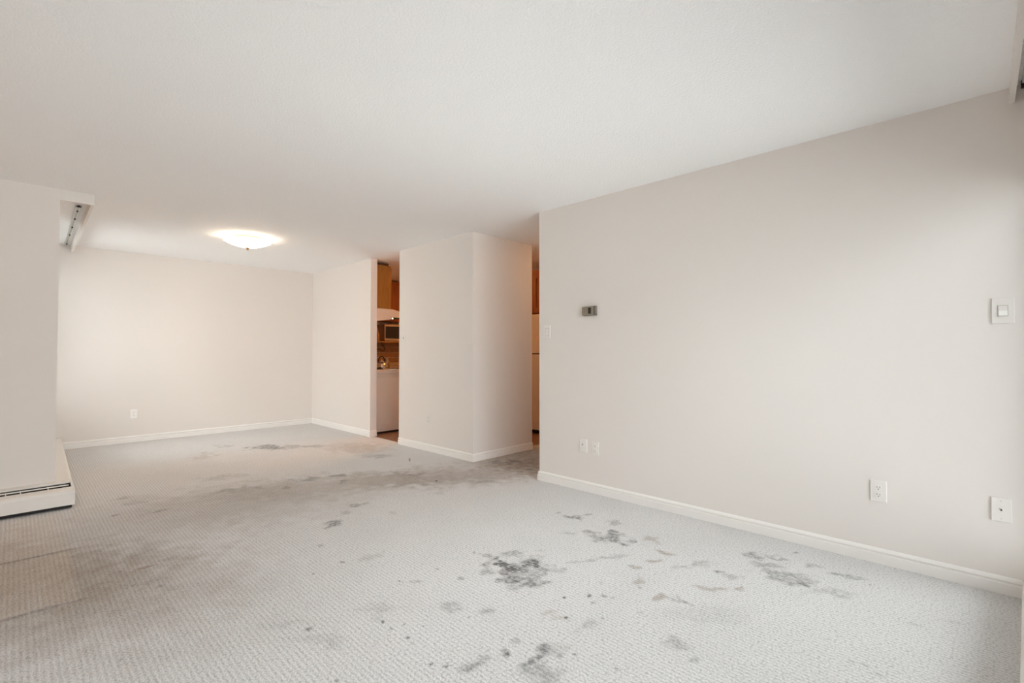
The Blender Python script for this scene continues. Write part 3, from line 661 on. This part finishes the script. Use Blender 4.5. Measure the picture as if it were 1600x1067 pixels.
# kettle
kt = tag(empty('kettle', (3.80, 6.385, .918)), 'polished steel kettle with black arched handle on the range', 'kettle')
MB().lathe([(0, 0), (.088, 0), (.092, .008), (.090, .03), (.078, .06), (.052, .085), (.040, .092), (0, .094)], 40).build('body', 'chrome', kt)
MB().lathe([(0, .092), (.040, .092), (.036, .101), (.010, .106), (.010, .112), (.014, .120), (0, .126)], 32).build('lid', 'chrome', kt)
MB().tube([(.06, 0, .055), (.085, 0, .075), (.105, 0, .10), (.108, 0, .103)], [.02, .016, .012, .012], 14).build('spout', 'chrome', kt)
MB().tube([(.055 * math.cos(a) , 0, .085 + .085 * math.sin(a)) for a in np.linspace(.15, math.pi - .15, 18)], .010, 10).build('handle', 'black', kt)
pt = tag(empty('sugar_pot', (3.945, 6.47, .918)), 'small shiny lidded metal pot beside the kettle on the range', 'pot')
MB().lathe([(0, 0), (.036, 0), (.040, .012), (.034, .05), (.026, .085), (.028, .092), (0, .092)], 32).build('body', 'brass', pt)
MB().lathe([(0, .092), (.028, .092), (.020, .108), (.008, .116), (.013, .124), (.015, .134), (.010, .144), (0, .147)], 28).build('lid', 'chrome', pt)
MB().tube([(-.034, 0, .075), (-.056, 0, .07), (-.058, 0, .04), (-.037, 0, .025)], .005, 8).build('handle', 'brass', pt)
sr = MB().lathe([(0, 0), (.045, 0), (.062, .008), (.060, .010), (.044, .004), (0, .004)], 32).build('saucer', 'ivory')
sr.location = (3.81, 6.115, .9035); tag(sr, 'small white saucer lying on the range top', 'saucer')

# range hood and cabinet above it
hd = tag(empty('range_hood', (XJ, 6.09, 1.585)), 'white sloped range hood with a lit lamp above the range', 'range hood')
hm = MB().prism([(0.002, 0), (.305, .042), (.318, .070), (.50, .070), (.50, .110), (.42, .165), (.31, .187), (.002, .187)], 0, .76, 'y')
hm.build('body', 'appliance', hd)
MB().lathe([(0, 0), (.013, 0), (.016, .008), (.010, .018), (0, .02)], 16, (.324, .03, .046)).build('lamp', 'hoodlamp', hd)
MB().box(.335, .49, .02, .74, .060, .0705).build('filter', 'dark', hd)

def cabinet(name, label, loc, rz, w, dpt, h, ndoor, body='wood', door='wood_red', arch=False):
    """local: back at y=0, doors face -y, x centred, z from 0"""
    c_ = tag(empty(name, loc, rz), label, 'cabinet', 'wooden kitchen wall cabinets')
    MB().box(-w / 2, w / 2, -dpt, 0, 0, h, .002).build('body', body, c_)
    dw = (w - .03) / ndoor
    for i in range(ndoor):
        a = -w / 2 + .015 + i * dw + .004; b_ = a + dw - .008
        z0, z1 = .02, h - .03
        st = .05
        fr = MB()
        fr.box(a, a + st, -dpt - .02, -dpt, z0, z1, .002); fr.box(b_ - st, b_, -dpt - .02, -dpt, z0, z1, .002)
        fr.box(a + st, b_ - st, -dpt - .02, -dpt, z0, z0 + st, .002)
        if arch:
            n = 10
            top = [(b_ - st - (b_ - a - 2 * st) * i_ / n, z1 - st - .05 + .05 * math.sin(math.pi * i_ / n)) for i_ in range(n + 1)]
            fr.prism([(a + st, z1), (b_ - st, z1)] + top, -dpt - .02, -dpt, 'y')
        else:
            fr.box(a + st, b_ - st, -dpt - .02, -dpt, z1 - st, z1, .002)
        dd = fr.build('door', door, c_)
        MB().box(a + st - .004, b_ - st + .004, -dpt - .010, -dpt, z0 + st - .004, z1 - st + .004).build('door_panel', door, dd)
        MB().lathe([(0, 0), (.007, 0), (.006, -.012), (.013, -.020), (.010, -.027), (0, -.028)], 14, (b_ - .025, -dpt - .02, z0 + .06), 'y').build('knob', 'brass', dd)
    return c_
# rz=90: local -y -> world +x
cb = cabinet('wall_cabinet', 'honey wood cabinet above the range hood, flat side to the opening', (XJ + .001, 6.09 + .38, 1.774), 90, .76, .285, .616, 2, 'wood', 'wood_red')
MB().box(-.372, .38, -.25, -.002, .616, .646).build('gap_shade', 'wood_dark', cb)  # dark strip stands in for the shadow gap between cabinet and ceiling
cabinet('wall_cabinet', 'red-brown paneled cabinet on the kitchen end wall above the microwave', (4.93, YF - .001, 1.70), 0, .98, .30, .715, 2, 'wood_red', 'wood_red')
cabinet('wall_cabinet', 'red-brown arched-panel cabinet above the refrigerator', (XK - .001, 4.60, 1.712), -90, .80, .655, .62, 2, 'wood_red', 'wood_red', True)

# counter on the end wall, tiles, shelf, microwave
bc = tag(empty('base_cabinet', (4.9, YF - .001, 0)), 'wooden base cabinet under the tan counter', 'cabinet')
MB().box(-.75, .94, -.56, 0, .08, .865).build('body', 'wood_red', bc)
MB().box(-.73, .92, -.50, 0, 0, .08).build('plinth', 'dark', bc)
for i in range(3):
    a = -.74 + i * .56
    dd = MB().box(a, a + .545, -.58, -.56, .11, .84, .003).build('door', 'wood_red', bc)
    MB().lathe([(0, 0), (.007, 0), (.006, -.012), (.013, -.020), (.010, -.027), (0, -.028)], 14, (a + .5, -.58, .76), 'y').build('knob', 'brass', dd)
ct = MB().box(4.14, XK - .001, YF - .60, YF - .001, .865, .905, .004).box(4.14, XK - .001, YF - .022, YF - .001, .905, .955, .003).build('countertop', 'counter')
tag(ct, 'tan laminate kitchen counter with upstand below the tiles', 'counter')
for iz in range(4):
    for ix in range(14):
        if iz == 0 and ix == 0:
            tm = MB().box(0, .096, -.006, 0, 0, .092, .002).build('tile', 'tile', wall_k); tile0 = tm
        else:
            tm = tile0.copy(); COL.objects.link(tm); tm.parent = wall_k
        tm.location = (4.22 + ix * .1, YF - .0002, .957 + iz * .0955)
sh = tag(empty('microwave_shelf', (4.40, YF - .001, 1.325)), 'pale-edged open shelf holding the microwave', 'shelf')
MB().box(0, 1.02, -.32, 0, 0, .016).build('board', 'wood_pale', sh)
MB().prism([(0, .016), (-.32, .016), (-.32, .11), (-.25, .25), (-.12, .374), (0, .374)], 0, .016, 'x').build('side', 'wood_pale', sh)
MB().prism([(0, .016), (-.32, .016), (-.32, .11), (-.25, .25), (-.12, .374), (0, .374)], 1.004, 1.02, 'x').build('side', 'wood_pale', sh)
mw = tag(empty('microwave', (4.525, YF - .31, 1.342)), 'metal-framed microwave oven with dark door on the shelf', 'microwave')
MB().box(0, .50, .012, .29, .008, .30, .004).build('body', 'micro_metal', mw)
dd = MB()
dd.box(0, .018, -.006, .012, .010, .298, .002); dd.box(.018, .37, -.006, .012, .262, .298, .002); dd.box(.018, .37, -.006, .012, .010, .052, .002); dd.box(.352, .37, -.006, .012, .052, .262, .002)
dd = dd.build('door', 'micro_metal', mw)
MB().box(.018, .352, -.002, .010, .052, .262).build('door_glass', 'micro_glass', dd)
MB().box(.374, .50, -.006, .012, .010, .298, .002).build('control_panel', 'black', mw)
for fx in (.03, .47):
    for fy in (.04, .26): MB().lathe([(0, 0), (.01, 0), (.01, .01), (0, .01)], 10, (fx, fy, -.001)).build('foot', 'black', mw)
def bez(pts, n=40):
    P = [Vector(p) for p in pts]; out = []
    for i in range(len(P) - 1):
        a, b_ = P[max(i - 1, 0)], P[i]; c_, d_ = P[i + 1], P[min(i + 2, len(P) - 1)]
        for t_ in np.linspace(0, 1, n // (len(P) - 1), endpoint=False):
            out.append(.5 * ((2 * b_) + (c_ - a) * t_ + (2 * a - 5 * b_ + 4 * c_ - d_) * t_ ** 2 + (3 * b_ - a - 3 * c_ + d_) * t_ ** 3))
    return out + [P[-1]]
cd = MB().tube(bez([(4.63, YF - .02, 1.323), (4.67, YF - .03, 1.26), (4.70, YF - .03, 1.21), (4.66, YF - .03, 1.175), (4.60, YF - .03, 1.20), (4.545, YF - .02, 1.205)]), .006, 8).build('power_cord', 'black')
tag(cd, 'black cord looping down under the microwave shelf', 'cord')
pn = tag(empty('frying_pan', (5.05, YF - .33, .906)), 'dark pan lying on the tan kitchen counter', 'pan')
MB().lathe([(0, 0), (.12, 0), (.145, .035), (.141, .035), (.117, .005), (0, .005)], 36).build('bowl', 'black', pn)
MB().tube([(.14, 0, .028), (.22, 0, .04), (.32, 0, .045)], .009, 8).build('handle', 'black', pn)

# refrigerator
fr = tag(empty('refrigerator', (5.19, 4.58, 0), -90), 'white two-door refrigerator standing at the end of the hallway', 'refrigerator')
MB().box(-.36, .36, .0, .64, .05, 1.69, .006).build('body', 'appliance', fr)
MB().box(-.34, .34, .01, .6, 0, .05).build('kick_plate', 'dark', fr)
d1 = MB().box(-.36, .36, -.05, -.004, .055, 1.122, .008).build('fridge_door', 'appliance', fr)
d2 = MB().box(-.36, .36, -.05, -.004, 1.137, 1.69, .008).build('freezer_door', 'appliance', fr)
MB().box(-.355, .355, -.03, 0, 1.118, 1.141).build('door_gap', 'dark', fr)
MB().tube([(.31, -.05, .72), (.31, -.085, .74), (.31, -.085, 1.06), (.31, -.05, 1.08)], .010).build('handle', 'appliance', d1)
MB().tube([(.31, -.05, 1.18), (.31, -.085, 1.20), (.31, -.085, 1.42), (.31, -.05, 1.44)], .010).build('handle', 'appliance', d2)
